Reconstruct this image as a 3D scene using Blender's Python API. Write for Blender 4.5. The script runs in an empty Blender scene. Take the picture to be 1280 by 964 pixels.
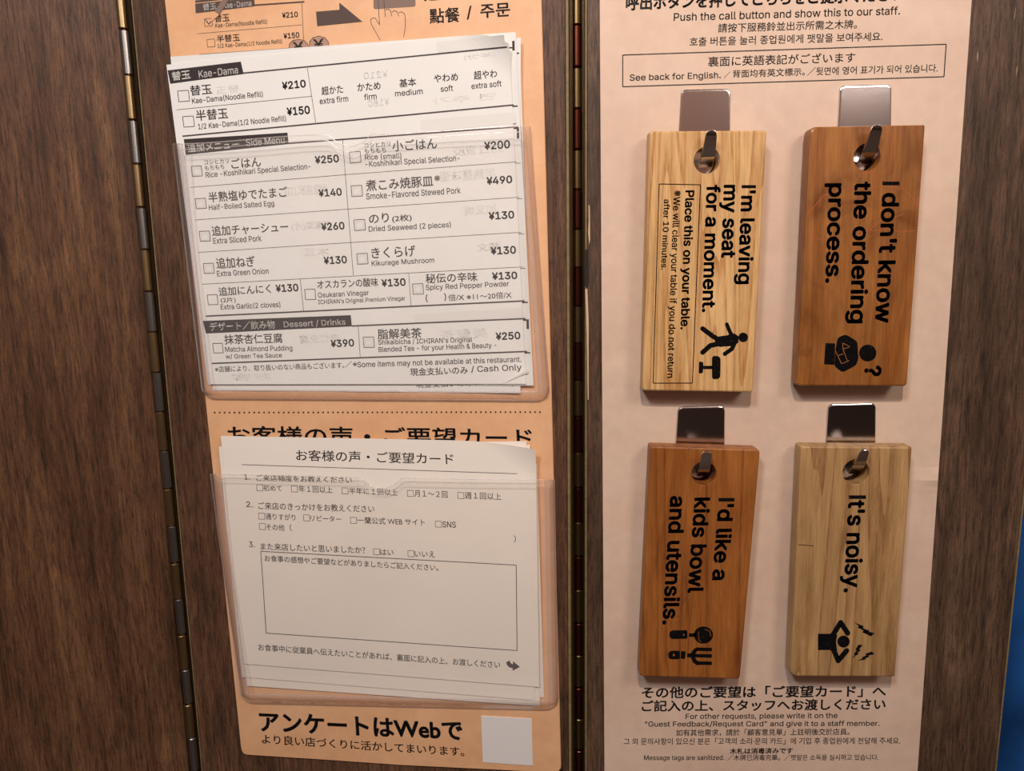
import bpy, bmesh, math, random
from mathutils import Vector, Matrix, noise
from mathutils.geometry import interpolate_bezier, delaunay_2d_cdt

# ------------------------------------------------------------------ camera
F, CX, CY, W, H = 950.0, 640.0, 482.0, 1280, 964
D = 0.3325                                    # camera to right-hand panel, metres
V = Vector((146, 5618, F)).normalized()       # direction of 'down' seen by the camera
Hr = Vector((-38640, 843, F)).normalized()    # horizontal of the right-hand panel
Zc = -V
Xc = (-Hr - (-Hr).dot(Zc) * Zc).normalized()
Yc = Zc.cross(Xc)
R = Matrix((Xc, Yc, Zc))
CAM = Vector((0, -D, 0))
sc = bpy.context.scene
cam_data = bpy.data.cameras.new('camera'); cam = bpy.data.objects.new('camera', cam_data)
sc.collection.objects.link(cam); sc.camera = cam
cam_data.sensor_fit = 'HORIZONTAL'; cam_data.sensor_width = 36; cam_data.lens = F / W * 36
cam_data.clip_start = 0.01; cam_data.clip_end = 50
cr, cu, cb = R @ Vector((1, 0, 0)), R @ Vector((0, -1, 0)), R @ Vector((0, 0, -1))
M4 = Matrix((cr, cu, cb)).transposed().to_4x4(); M4.translation = CAM
cam.matrix_world = M4

# ------------------------------------------------------------------ world, lamps, exposure
world = bpy.data.worlds.new('world'); sc.world = world; world.use_nodes = True
bg = world.node_tree.nodes['Background']
bg.inputs[0].default_value = (1.0, 0.74, 0.58, 1); bg.inputs[1].default_value = 0.16

def lamp(name, kind, loc, energy, color, size, target=None):
    d = bpy.data.lights.new(name, kind); o = bpy.data.objects.new(name, d)
    sc.collection.objects.link(o); o.location = loc; d.energy = energy; d.color = color
    if kind == 'AREA': d.shape = 'DISK'; d.size = size
    else: d.shadow_soft_size = size
    if target is not None:
        o.rotation_euler = (Vector(target) - Vector(loc)).to_track_quat('-Z', 'Y').to_euler()
    return o
lamp('booth_lamp', 'POINT', (0.0, -0.46, 0.345), 7.0, (1.0, 0.80, 0.64), 0.008)
lamp('side_lamp', 'AREA', (0.36, -0.50, 0.30), 1.2, (1.0, 0.86, 0.76), 0.2, (0.08, 0, 0.02))
lamp('glare_fill', 'AREA', (-0.33, -0.80, 0.62), 4.6, (0.90, 0.95, 1.0), 0.16, (-0.05, 0, 0.05))  # unseen cool light, added for glare near the top of the middle panel

sc.view_settings.view_transform = 'Standard'; sc.view_settings.look = 'None'
sc.view_settings.gamma = 1; sc.view_settings.use_curve_mapping = False
sc.view_settings.exposure = 0.0

# ------------------------------------------------------------------ planes
def ray(px, py):
    return R @ Vector(((px - CX) / F, (py - CY) / F, 1))
class Plane:
    def __init__(s, p, n): s.p, s.n = p, n.normalized()        # n towards the viewer
    def at(s, px, py, h=0.0):
        r = ray(px, py); q = s.p + s.n * h
        return CAM + r * ((q - CAM).dot(s.n) / r.dot(s.n))
    def line(s, a, b, z, h=0.0):                              # point of height z on the line through two pixels
        A, B = s.at(a[0], a[1], h), s.at(b[0], b[1], h)
        return A + (B - A) * ((z - A.z) / (B.z - A.z))
PR = Plane(Vector((0, 0, 0)), Vector((0, -1, 0)))
hm = R @ Vector((6040, 3.7, -F)); hm.z = 0
PM = Plane(PR.at(721, 480), hm.cross(Vector((0, 0, 1))))
if PM.n.y > 0: PM.n = -PM.n
hl = PM.at(150, 480)
a = math.radians(7.0)
PL = Plane(hl, Vector((math.sin(a), -math.cos(a), 0)))
ZB, ZT = -0.34, 0.30

# ------------------------------------------------------------------ materials
def lin(c):
    return tuple(((v / 255) / 12.92 if v / 255 <= .04045 else ((v / 255 + .055) / 1.055) ** 2.4) for v in c) + (1,)
class Mat:
    def __init__(s, name):
        s.m = bpy.data.materials.new(name); s.m.use_nodes = True
        s.t = s.m.node_tree; s.b = s.t.nodes['Principled BSDF']; s.out = s.t.nodes['Material Output']
    def n(s, typ, **k):
        x = s.t.nodes.new(typ)
        for a_, v in k.items():
            if a_ in x.inputs.keys() if hasattr(x.inputs, 'keys') else False: x.inputs[a_].default_value = v
            else: setattr(x, a_, v)
        return x
    def l(s, a_, b_): s.t.links.new(a_, b_)
    def coords(s, scale, rot=(0, 0, 0), loc=(0, 0, 0)):
        c = s.n('ShaderNodeTexCoord'); m = s.n('ShaderNodeMapping')
        m.inputs['Scale'].default_value = scale; m.inputs['Rotation'].default_value = rot; m.inputs['Location'].default_value = loc
        s.l(c.outputs['Object'], m.inputs['Vector']); return m.outputs[0]
    def noise(s, vec, scale, detail=4, rough=.6, dist=0):
        x = s.n('ShaderNodeTexNoise'); x.inputs['Scale'].default_value = scale; x.inputs['Detail'].default_value = detail
        x.inputs['Roughness'].default_value = rough; x.inputs['Distortion'].default_value = dist
        s.l(vec, x.inputs['Vector']); return x.outputs['Fac']
    def ramp(s, fac, stops):
        x = s.n('ShaderNodeValToRGB'); e = x.color_ramp.elements
        while len(e) < len(stops): e.new(.5)
        for i, (p, c) in enumerate(stops): e[i].position = p; e[i].color = c if len(c) == 4 else c + (1,)
        s.l(fac, x.inputs[0]); return x.outputs[0]
    def mix(s, fac, a_, b_, mode='MIX'):
        x = s.n('ShaderNodeMix'); x.data_type = 'RGBA'; x.blend_type = mode
        for i, v in ((0, fac), (6, a_), (7, b_)):
            if isinstance(v, (int, float, tuple)): x.inputs[i].default_value = v
            else: s.l(v, x.inputs[i])
        return x.outputs[2]
    def bump(s, hgt, strength=.3, dist=.001):
        x = s.n('ShaderNodeBump'); x.inputs['Strength'].default_value = strength; x.inputs['Distance'].default_value = dist
        s.l(hgt, x.inputs['Height']); s.l(x.outputs[0], s.b.inputs['Normal'])
    def set(s, **k):
        for a_, v in k.items():
            s.b.inputs[a_.replace('_', ' ')].default_value = v
        return s

def g(v): return (v, v, v, 1)
def panel_wood(name, seed, dark, mid, light, scratches=False, slant=.03):
    s = Mat(name); o = (seed * 1.7, 0, seed * .9)
    big = s.noise(s.coords((15, 15, 2.6), (0, slant, 0), o), 2.3, 5, .62, 1.2)
    blot = s.noise(s.coords((9, 9, 5), (0, 0, 0), o), 3.0, 5, .65, .8)
    pore = s.noise(s.coords((620, 620, 60), (0, slant * .8, 0), o), 1.6, 4, .7, .4)
    streak = s.noise(s.coords((170, 170, 9), (0, slant, 0), o), 1.8, 5, .7, .5)
    speck = s.noise(s.coords((1, 1, .6), (0, 0, 0), o), 1400, 2, .6)
    c = s.ramp(big, [(.30, dark), (.5, mid), (.70, light)])
    c = s.mix(.38, c, s.ramp(blot, [(.34, g(.55)), (.64, g(1.3))]), 'MULTIPLY')
    c = s.mix(.7, c, s.ramp(streak, [(.34, g(.45)), (.5, g(1.0)), (.68, g(1.45))]), 'MULTIPLY')
    c = s.mix(.75, c, s.ramp(pore, [(.36, g(.30)), (.50, g(1.0)), (.70, g(1.55))]), 'MULTIPLY')
    c = s.mix(.35, c, s.ramp(speck, [(.3, g(.6)), (.7, g(1.5))]), 'MULTIPLY')
    if scratches:
        sx = s.noise(s.coords((260, 260, 34), (0, -.05, 0), (3, 0, 8)), 1.6, 2, .5)
        zz = s.n('ShaderNodeSeparateXYZ'); cc = s.n('ShaderNodeTexCoord'); s.l(cc.outputs['Object'], zz.inputs[0])
        zm = s.n('ShaderNodeMapRange'); zm.inputs[1].default_value = .05; zm.inputs[2].default_value = .10; s.l(zz.outputs[2], zm.inputs[0])
        m = s.ramp(sx, [(.66, g(0)), (.70, g(1))]); f = s.mix(1.0, m, zm.outputs[0], 'MULTIPLY')
        c = s.mix(f, c, lin((190, 165, 130)))
    s.l(c, s.b.inputs['Base Color'])
    s.l(s.ramp(pore, [(.3, g(.6)), (.7, g(.42))]), s.b.inputs['Roughness'])
    s.b.inputs['Specular IOR Level'].default_value = .35
    s.bump(pore, .5, .0005)
    return s.m
m_wood_l = panel_wood('walnut_left', 1, (.062, .027, .013), (.112, .051, .025), (.155, .078, .037), slant=.045)
m_wood_m = panel_wood('walnut_middle', 4, (.058, .027, .014), (.106, .051, .028), (.145, .076, .042))
m_wood_r = panel_wood('walnut_right', 7, (.042, .024, .014), (.080, .044, .027), (.118, .070, .043), True)

def plain(name, col, rough=.6, metal=0, spec=.5, nz=0, nscale=60, bump=0):
    s = Mat(name); s.set(Base_Color=col, Roughness=rough, Metallic=metal, Specular_IOR_Level=spec)
    if nz:
        f = s.noise(s.coords((1, 1, 1)), nscale, 5, .6)
        s.l(s.mix(1.0, col, s.ramp(f, [(.3, g(1 - nz)), (.7, g(1 + nz))]), 'MULTIPLY'), s.b.inputs['Base Color'])
        if bump: s.bump(f, bump, .0005)
    return s.m
m_edge = plain('raw_veneer_edge', lin((125, 108, 75)), .6, nz=.25, nscale=300)
m_paper = plain('white_paper', (.84, .84, .83, 1), .75, spec=.15, nz=.02, nscale=40, bump=.05)
m_paper_b = plain('white_paper_under', (.80, .81, .80, 1), .75, spec=.15, nz=.02, nscale=40)
m_fcard = plain('feedback_paper', (.86, .80, .73, 1), .75, spec=.15, nz=.02, nscale=30)
def mottled(name, base, alt, sc_=22):
    s = Mat(name)
    f = s.noise(s.coords((1, 1, 1.6)), sc_, 6, .62, .5); f2 = s.noise(s.coords((1, 1, 1)), 160, 3, .6)
    c = s.mix(s.ramp(f, [(.38, g(0)), (.66, g(1))]), base, alt)
    c = s.mix(.35, c, s.ramp(f2, [(.3, g(.86)), (.7, g(1.12))]), 'MULTIPLY')
    s.l(c, s.b.inputs['Base Color']); s.set(Roughness=.48, Specular_IOR_Level=.5)
    s.bump(s.noise(s.coords((1, 1, .6)), 14, 3, .5), .25, .002)
    return s.m
m_orange = mottled('orange_card_print', (.80, .47, .265, 1), (.75, .415, .22, 1))
m_sign = mottled('peach_sign_print', (.70, .53, .42, 1), (.65, .47, .365, 1), 16)
m_ink = plain('black_ink', (.028, .025, .026, 1), .6, spec=.2)
m_ink_soft = plain('dark_grey_ink', (.075, .062, .06, 1), .65, spec=.2)
m_band = plain('charcoal_band_ink', (.045, .035, .038, 1), .6, spec=.2)
m_faint = plain('show_through_print', (.785, .78, .77, 1), .8, spec=.1)
m_greyprint = plain('grey_print', (.10, .068, .058, 1), .6, spec=.2)
m_coin = plain('dull_pink_print', (.43, .27, .20, 1), .6, spec=.2)
m_grey = plain('grey_brown_print', (.24, .165, .135, 1), .6, spec=.2)
m_white = plain('white_sticker', (.78, .76, .75, 1), .5)
m_whiteink = plain('white_print', (.80, .78, .75, 1), .7, spec=.1)

def inkworn(name):
    s = Mat(name); f = s.noise(s.coords((1, 1, 1)), 900, 3, .7)
    s.l(s.ramp(f, [(.30, (.03, .02, .018)), (.42, (.005, .0045, .005))]), s.b.inputs['Base Color']); s.set(Roughness=.8, Specular_IOR_Level=.03)
    return s.m
m_tagink = inkworn('stamped_black_ink')
def tagwood(name, base, dark, light, seed, fx, rough=.42, lines=.8, blot=.6, knot=False, wob=.5):
    s = Mat(name); o = (seed, seed * .3, seed * .7)
    v = s.coords((fx, 40, fx * .045), (0, -.02, 0), o)
    bands = s.noise(v, 1.0, 2, .5, wob)
    # growth rings: contour lines of a long stretched field, thin and irregular
    mm = s.n('ShaderNodeMath'); mm.operation = 'MULTIPLY'; mm.inputs[1].default_value = 13.0; s.l(bands, mm.inputs[0])
    fr = s.n('ShaderNodeMath'); fr.operation = 'FRACT'; s.l(mm.outputs[0], fr.inputs[0])
    pores = s.noise(s.coords((900, 500, 110), (0, -.02, 0), o), 1.0, 3, .7)
    fine = s.noise(s.coords((1500, 800, 60), (0, -.02, 0), o), 1.0, 4, .7, .3)
    soft = s.noise(s.coords((50, 50, 9), (0, -.03, 0), o), 1.4, 4, .6, 1.0)
    ln = s.ramp(fr.outputs[0], [(.0, g(1)), (.10, g(.95)), (.32, g(.35)), (.65, g(.03)), (.97, g(.15))])
    c = s.mix(s.ramp(soft, [(.3, g(0)), (.7, g(1))]), base, light)
    pm = s.ramp(pores, [(.35, g(.45)), (.6, g(1))])
    f = s.mix(1.0, ln, pm, 'MULTIPLY'); f = s.mix(1.0, f, g(lines), 'MULTIPLY')
    c = s.mix(f, c, dark)
    c = s.mix(.7, c, s.ramp(fine, [(.28, g(.66)), (.5, g(1)), (.72, g(1.3))]), 'MULTIPLY')
    c = s.mix(blot, c, s.ramp(soft, [(.3, g(.72)), (.7, g(1.22))]), 'MULTIPLY')
    if knot:
        k = s.noise(s.coords((38, 38, 24), (0, .5, 0), o), 1.0, 3, .6, 1.6)
        c = s.mix(.8, c, s.ramp(k, [(.30, (.55, .42, .36)), (.46, (1, 1, 1)), (.66, (1.25, 1.15, .95))]), 'MULTIPLY')
    s.l(c, s.b.inputs['Base Color']); s.set(Roughness=rough, Specular_IOR_Level=.35)
    s.bump(fine, .22, .0003)
    return s.m
m_tagA = tagwood('ash_wood', (.62, .37, .155, 1), (.40, .17, .045, 1), (.70, .45, .21, 1), 2.0, 62, lines=.9, blot=.3)
m_tagB = tagwood('cherry_wood', (.25, .088, .022, 1), (.16, .048, .013, 1), (.32, .135, .038, 1), 5.3, 18, rough=.33, lines=.4, knot=True)
m_tagC = tagwood('chestnut_wood', (.265, .083, .017, 1), (.10, .022, .007, 1), (.35, .130, .030, 1), 9.1, 34, rough=.38, lines=.6)
m_tagD = tagwood('pale_striped_wood', (.40, .235, .100, 1), (.20, .09, .03, 1), (.47, .29, .13, 1), 13.4, 40, rough=.4, lines=.8)
def metal(name, col, rough, nsc=400, nst=.1, mtl=1.0):
    s = Mat(name); s.set(Base_Color=col, Roughness=rough, Metallic=mtl)
    s.bump(s.noise(s.coords((1, 1, 1)), nsc, 3, .6), nst, .0003); return s.m
m_steel = metal('stainless_steel', (.66, .62, .61, 1), .17, 900, .04)
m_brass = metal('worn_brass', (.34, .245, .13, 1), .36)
m_leaf = metal('gap_shaded_leaf', (.075, .045, .025, 1), .5, 400, .1, .6)  # hinge leaf with the darkness of the gap put into its colour
m_brass_dark = metal('gap_shaded_brass', (.22, .15, .07, 1), .36)  # brass darkened in colour for the shade deep in the middle gap
m_brass_red_refl = metal('brass_red_reflection', (.15, .045, .028, 1), .3)  # brass knuckles with a red-brown reflection painted into the colour
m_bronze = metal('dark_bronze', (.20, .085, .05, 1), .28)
m_brass_grey_refl = metal('brass_grey_reflection', (.30, .29, .28, 1), .34)  # brass knuckles with a silvery reflection painted into the colour
m_black = plain('black_gap', (.012, .008, .006, 1), .8)
m_blue = plain('blue_cloth', (.012, .085, .30, 1), .8, spec=.2, nz=.3, nscale=18, bump=.2)
m_chip = plain('chipped_pale_wood', lin((205, 175, 140)), .7)

def plastic(name, haze, rough, tint, spec=.05):
    s = Mat(name); s.t.nodes.remove(s.b)
    tr = s.n('ShaderNodeBsdfTransparent'); tr.inputs[0].default_value = tint
    gl = s.n('ShaderNodeBsdfGlossy'); gl.inputs['Roughness'].default_value = rough; gl.inputs[0].default_value = (1, 1, 1, 1)
    df = s.n('ShaderNodeBsdfDiffuse'); df.inputs[0].default_value = (.92, .86, .82, 1)
    lw = s.n('ShaderNodeLayerWeight'); lw.inputs[0].default_value = .5
    pw = s.n('ShaderNodeMath'); pw.operation = 'POWER'; pw.inputs[1].default_value = 4.0; s.l(lw.outputs['Facing'], pw.inputs[0])
    fr = s.n('ShaderNodeMath'); fr.operation = 'MULTIPLY_ADD'; fr.inputs[1].default_value = .9; fr.inputs[2].default_value = spec; s.l(pw.outputs[0], fr.inputs[0])
    f = s.noise(s.coords((1, 1, .35)), 38, 3, .55, .8)
    bp = s.n('ShaderNodeBump'); bp.inputs['Strength'].default_value = .5; bp.inputs['Distance'].default_value = .002; s.l(f, bp.inputs['Height'])
    s.l(bp.outputs[0], gl.inputs['Normal'])
    m1 = s.n('ShaderNodeMixShader'); m1.inputs[0].default_value = haze; s.l(tr.outputs[0], m1.inputs[1]); s.l(df.outputs[0], m1.inputs[2])
    m2 = s.n('ShaderNodeMixShader'); s.l(fr.outputs[0], m2.inputs[0]); s.l(m1.outputs[0], m2.inputs[1]); s.l(gl.outputs[0], m2.inputs[2])
    s.l(m2.outputs[0], s.out.inputs[0]); return s.m
m_plastic = plastic('clear_vinyl', .07, .10, (1.0, .995, .99, 1), .035)
m_seam = plastic('welded_vinyl', .2, .2, (1.0, .99, .985, 1), .08)
m_rim = plastic('welded_rim_vinyl', .10, .13, (.93, .905, .925, 1), .05)

# ------------------------------------------------------------------ object helpers
col = sc.collection
def tag(o, label=None, cat=None, group=None, kind=None):
    if label: o['label'] = label
    if cat: o['category'] = cat
    if group: o['group'] = group
    if kind: o['kind'] = kind
    return o
def empty(name, loc, label, cat, group=None):
    o = bpy.data.objects.new(name, None); col.objects.link(o); o.location = loc; o.empty_display_size = .01
    return tag(o, label, cat, group)
class MB:
    def __init__(s): s.v = []; s.f = []
    def add(s, vs, fs):
        b = len(s.v); s.v += [tuple(v) for v in vs]; s.f += [tuple(b + i for i in f) for f in fs]
    def build(s, name, mat, parent=None, smooth=False, recalc=False):
        me = bpy.data.meshes.new(name)
        org = Vector(parent.location) if parent else Vector((0, 0, 0))
        if parent and parent.parent: org = org + Vector(parent.parent.location)
        me.from_pydata(s.v, [], s.f)
        if recalc:
            bm = bmesh.new(); bm.from_mesh(me); bmesh.ops.recalc_face_normals(bm, faces=bm.faces); bm.to_mesh(me); bm.free()
        me.materials.append(mat)
        if smooth: me.polygons.foreach_set('use_smooth', [True] * len(me.polygons))
        o = bpy.data.objects.new(name, me); col.objects.link(o)
        if parent: o.parent = parent; o.location = -org
        if name.startswith(('printed_text', 'printed_prices', 'printed_lines', 'printed_outlines', 'printed_headings', 'show_through', 'band_lettering')): o['kind'] = 'stuff'
        return o

def prism(mb, front, n, depth, bev=0.0):
    """closed solid: outline 'front' (world points, seen counter-clockwise or not), going back along -n"""
    k = len(front)
    c = sum(front, Vector()) / k
    def inset(p, i):
        a_, b_ = front[i - 1], front[(i + 1) % k]
        d = ((a_ - p).normalized() + (b_ - p).normalized())
        if d.length < .15: d = n.cross((b_ - a_).normalized()); d = d if d.dot(c - p) > 0 else -d; return p + d * bev
        return p + d.normalized() * bev * 1.2
    rings = []
    if bev: rings = [[inset(p, i) for i, p in enumerate(front)], [p - n * bev for p in front]]
    else: rings = [front]
    rings += [[p - n * depth for p in front]]
    vs = [v for r in rings for v in r]; fs = [tuple(range(k))]
    for r in range(len(rings) - 1):
        for i in range(k):
            j = (i + 1) % k; fs.append((r * k + i, (r + 1) * k + i, (r + 1) * k + j, r * k + j))
    fs.append(tuple(reversed(range((len(rings) - 1) * k, len(rings) * k))))
    mb.add(vs, fs)

class Surf:
    """a printable surface: pixel position -> world point, with its own height field and its own 'up' direction"""
    def __init__(s, plane, quad, hf, ref=None):
        s.pl, s.q, s.hf = plane, quad, hf if callable(hf) else (lambda x, y, h=hf: h)
    def at(s, x, y, e=0.0): return s.pl.at(x, y, s.hf(x, y) + e)
    def bil(s, u, v):                       # u to the right, v downwards
        a_, b_, c, d = s.q
        return ((a_[0] * (1 - u) + b_[0] * u) * (1 - v) + (d[0] * (1 - u) + c[0] * u) * v,
                (a_[1] * (1 - u) + b_[1] * u) * (1 - v) + (d[1] * (1 - u) + c[1] * u) * v)
    def up(s, x, y):
        a_, b_, c, d = s.q
        t = min(1, max(0, (x - a_[0]) / (b_[0] - a_[0])))
        l_ = Vector((a_[0] - d[0], a_[1] - d[1])).normalized(); r_ = Vector((b_[0] - c[0], b_[1] - c[1])).normalized()
        return (l_ * (1 - t) + r_ * t).normalized()
EPS = 0.00007

import os
_fp = os.path.join(bpy.utils.system_resource('DATAFILES') or '', 'fonts', 'Inter.woff2')      # lettering face that ships inside Blender
LATIN = bpy.data.fonts.load(_fp) if os.path.exists(_fp) else None
_cache = {}
def font_mesh(s_):
    if s_ in _cache: return _cache[s_]
    cu = bpy.data.curves.new('t', 'FONT'); cu.body = s_; cu.size = 1.0; cu.fill_mode = 'FRONT'; cu.resolution_u = 3
    latin = LATIN is not None and all(ord(ch) < 0x250 for ch in s_)
    if latin: cu.font = LATIN
    o = bpy.data.objects.new('t', cu); col.objects.link(o)
    dg = bpy.context.evaluated_depsgraph_get()
    if latin:                              # this face has overlapping strokes: fill each outline on its own
        oe = o.evaluated_get(dg); cc = oe.to_curve(dg); cons = []
        for sp in cc.splines:
            bp = sp.bezier_points; c = []
            for i in range(len(bp)):
                p, q = bp[i], bp[(i + 1) % len(bp)]
                if (p.handle_right - p.co).length < 1e-6 and (q.handle_left - q.co).length < 1e-6: c.append(p.co.copy())
                else: c += list(interpolate_bezier(p.co, p.handle_right, q.handle_left, q.co, 4))[:-1]
            if len(c) > 2: cons.append([Vector((v.x, v.y, 0)) for v in c])
        oe.to_curve_clear()
        def bb(c): return [min(v.x for v in c), max(v.x for v in c), min(v.y for v in c), max(v.y for v in c)]
        groups = []                        # contours that overlap in x belong to one letter
        for c in sorted(cons, key=lambda c: bb(c)[0]):
            b = bb(c)
            if len(c) == 12 and abs(b[1] - b[0] - .238) < .006 and abs(b[3] - b[2] - .509) < .006:      # plain capital I
                m_ = (b[0] + b[1]) / 2; c = [Vector((m_ + dx, y_, 0)) for dx, y_ in ((-.033, b[2]), (-.033, b[3]), (.033, b[3]), (.033, b[2]))]
            if groups and b[0] < groups[-1][1] - .012: groups[-1][0].append(c); groups[-1][1] = max(groups[-1][1], b[1])
            else: groups.append([[c], b[1]])
        vs = []; fs = []
        for cs, _ in groups:
            pts = []; ed = []
            for c in cs:
                b = len(pts); pts += [v.xy for v in c]; ed += [(b + k, b + (k + 1) % len(c)) for k in range(len(c))]
            r_ = delaunay_2d_cdt(pts, ed, [], 0, 1e-5); b = len(vs); vs += [(v.x, v.y) for v in r_[0]]
            for t in r_[2]:
                gx = sum(r_[0][k].x for k in t) / 3; gy = sum(r_[0][k].y for k in t) / 3; wn = 0
                for c in cs:
                    for k in range(len(c)):
                        p, q = c[k - 1], c[k]
                        if (p.y <= gy) != (q.y <= gy) and p.x + (gy - p.y) * (q.x - p.x) / (q.y - p.y) > gx: wn += 1 if q.y > p.y else -1
                if wn: fs.append(tuple(b + k for k in t))
    else:
        me = o.evaluated_get(dg).to_mesh()
        vs = [(v.co.x, v.co.y) for v in me.vertices]; fs = [tuple(p.vertices) for p in me.polygons]
        o.evaluated_get(dg).to_mesh_clear()
    bpy.data.objects.remove(o); bpy.data.curves.remove(cu)
    _cache[s_] = (vs, fs, latin); return _cache[s_]
def text(mb, sf, s_, x0, y0, x1, y1, h, bold=0.0, up=None, e=EPS, mirror=False):
    """flat lettering fitted between two pixels; heavier faces are struck several times with a small offset"""
    vs, fs, latin = font_mesh(s_)
    if not vs: return
    r = bold * (.6 if latin else 1) + (.008 if latin else .006)
    ax, bx = min(v[0] for v in vs) - r, max(v[0] for v in vs) + r; ay, by = min(v[1] for v in vs) - r, max(v[1] for v in vs) + r
    u_ = up if up else sf.up((x0 + x1) / 2, (y0 + y1) / 2)
    n = 4 if r < .012 else 8
    offs = [(r * math.cos(2 * math.pi * (k + .5) / n), r * math.sin(2 * math.pi * (k + .5) / n)) for k in range(n)]
    if mirror: offs = [(0, 0), (r, 0)]
    if r > .03: offs += [(ox * .5, oy * .5) for ox, oy in offs[::2]]
    for ox, oy in offs:
        out = []
        for vx, vy in vs:
            u = (vx + ox - ax) / max(bx - ax, 1e-6); v = (vy + oy - ay) / max(by - ay, 1e-6)
            if mirror: u = 1 - u
            out.append(sf.at(x0 + (x1 - x0) * u + u_[0] * h * v, y0 + (y1 - y0) * u + u_[1] * h * v, e))
        mb.add(out, fs)
def line(mb, sf, x0, y0, x1, y1, w, e=EPS, step=9):
    dx, dy = x1 - x0, y1 - y0; L = math.hypot(dx, dy); n = max(1, int(L / step)); nx, ny = -dy / L * w / 2, dx / L * w / 2
    vs = []; fs = []
    for i in range(n + 1):
        t = i / n; x, y = x0 + dx * t, y0 + dy * t
        vs += [sf.at(x + nx, y + ny, e), sf.at(x - nx, y - ny, e)]
        if i: fs.append((2 * i - 2, 2 * i - 1, 2 * i + 1, 2 * i))
    mb.add(vs, fs)
def path(mb, sf, pts, w, e=EPS, close=False, cap=True):
    pts = list(pts) + ([pts[0]] if close else [])
    for a_, b_ in zip(pts, pts[1:]): line(mb, sf, a_[0], a_[1], b_[0], b_[1], w, e)
    if cap and w > 1.5:
        for k, p in enumerate(pts): disc(mb, sf, p[0], p[1], w / 2, w / 2, e + 0.00001 * (k + 1), 14)
def poly(mb, sf, pts, e=EPS):
    mb.add([sf.at(x, y, e) for x, y in pts], [tuple(range(len(pts)))])
def disc(mb, sf, x, y, rx, ry, e=EPS, n=24):
    poly(mb, sf, [(x + rx * math.cos(2 * math.pi * i / n), y + ry * math.sin(2 * math.pi * i / n)) for i in range(n)], e)
def grid_quad(mb, sf, q, e=EPS, n=10, m=2):
    t = Surf(sf.pl, q, 0); vs = []; fs = []
    for j in range(m + 1):
        for i in range(n + 1): vs.append(sf.at(*t.bil(i / n, j / m), e))
    for j in range(m):
        for i in range(n): a_ = j * (n + 1) + i; fs.append((a_, a_ + 1, a_ + n + 2, a_ + n + 1))
    mb.add(vs, fs)
def box(mb, sf, cx, cy, s_, w=.9, hd=None):
    u_ = sf.up(cx, cy); r_ = Vector(hd) if hd else Vector((-u_[1], u_[0]))
    h = s_ / 2; P = [(cx + r_[0] * a_ * h + u_[0] * b_ * h, cy + r_[1] * a_ * h + u_[1] * b_ * h) for a_, b_ in ((-1, 1), (1, 1), (1, -1), (-1, -1))]
    path(mb, sf, P, w, close=True)

def sheet(name, sf, mat, label, cat, group, n=36, m=36, thick=.00014, clip=None, corner=None):
    """a sheet of paper following its surface, with real thickness"""
    mb = MB(); vs = []; bk = []
    for j in range(m + 1):
        for i in range(n + 1):
            x, y = sf.bil(i / n, j / m)
            if corner: x, y = corner(x, y, i / n, j / m)
            p = sf.at(x, y); vs.append(p); bk.append(p - sf.pl.n * thick)
    N = (n + 1) * (m + 1); fs = []
    for j in range(m):
        for i in range(n):
            a_ = j * (n + 1) + i; fs.append((a_, a_ + n + 1, a_ + n + 2, a_ + 1)); fs.append((N + a_, N + a_ + 1, N + a_ + n + 2, N + a_ + n + 1))
    rim = [i for i in range(n + 1)] + [j * (n + 1) + n for j in range(1, m + 1)] + [m * (n + 1) + i for i in range(n - 1, -1, -1)] + [j * (n + 1) for j in range(m - 1, 0, -1)]
    for a_, b_ in zip(rim, rim[1:] + rim[:1]): fs.append((a_, b_, N + b_, N + a_))
    mb.add(vs + bk, fs)
    base = sf.at(*sf.bil(.5, 1))
    r = empty(name, base, label, cat, group)
    mb.build('paper', mat, r, smooth=False)
    return r

# ------------------------------------------------------------------ structure
def wall(name, vs, mat, kind='structure'):
    mb = MB(); mb.add(vs, [(0, 1, 2, 3)]); o = mb.build(name, mat); o['kind'] = kind; return o
def slab(name, x0, x1, y0, y1, z0, z1, mat, parent=None):
    mb = MB(); mb.add([(x0, y0, z0), (x1, y0, z0), (x1, y1, z0), (x0, y1, z0), (x0, y0, z1), (x1, y0, z1), (x1, y1, z1), (x0, y1, z1)],
                      [(3, 2, 1, 0), (4, 5, 6, 7), (0, 1, 5, 4), (1, 2, 6, 5), (2, 3, 7, 6), (3, 0, 4, 7)])
    return mb.build(name, mat, parent)
m_plaster = plain('warm_plaster', (.42, .22, .17, 1), .8, nz=.08, nscale=10)
m_darkwall = plain('dark_unseen_wood', (.06, .035, .025, 1), .6, nz=.2, nscale=20)
o = slab('wall_back', -1.1, 1.1, -1.06, -1.00, ZB - .04, .9, m_plaster); o['kind'] = 'structure'
o = slab('dark_reflection_band', -1.1, 1.1, -1.0, -.985, ZB, -.02, m_darkwall); o['kind'] = 'structure'  # unseen dark band, added so the lower hook plates reflect something dark
o = slab('counter_top', -1.1, 1.1, -1.0, .22, ZB - .03, ZB, m_darkwall); o['kind'] = 'structure'
o = slab('wall_far', -1.1, 1.1, .22, .25, ZB, .9, m_black); o['kind'] = 'structure'

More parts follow.
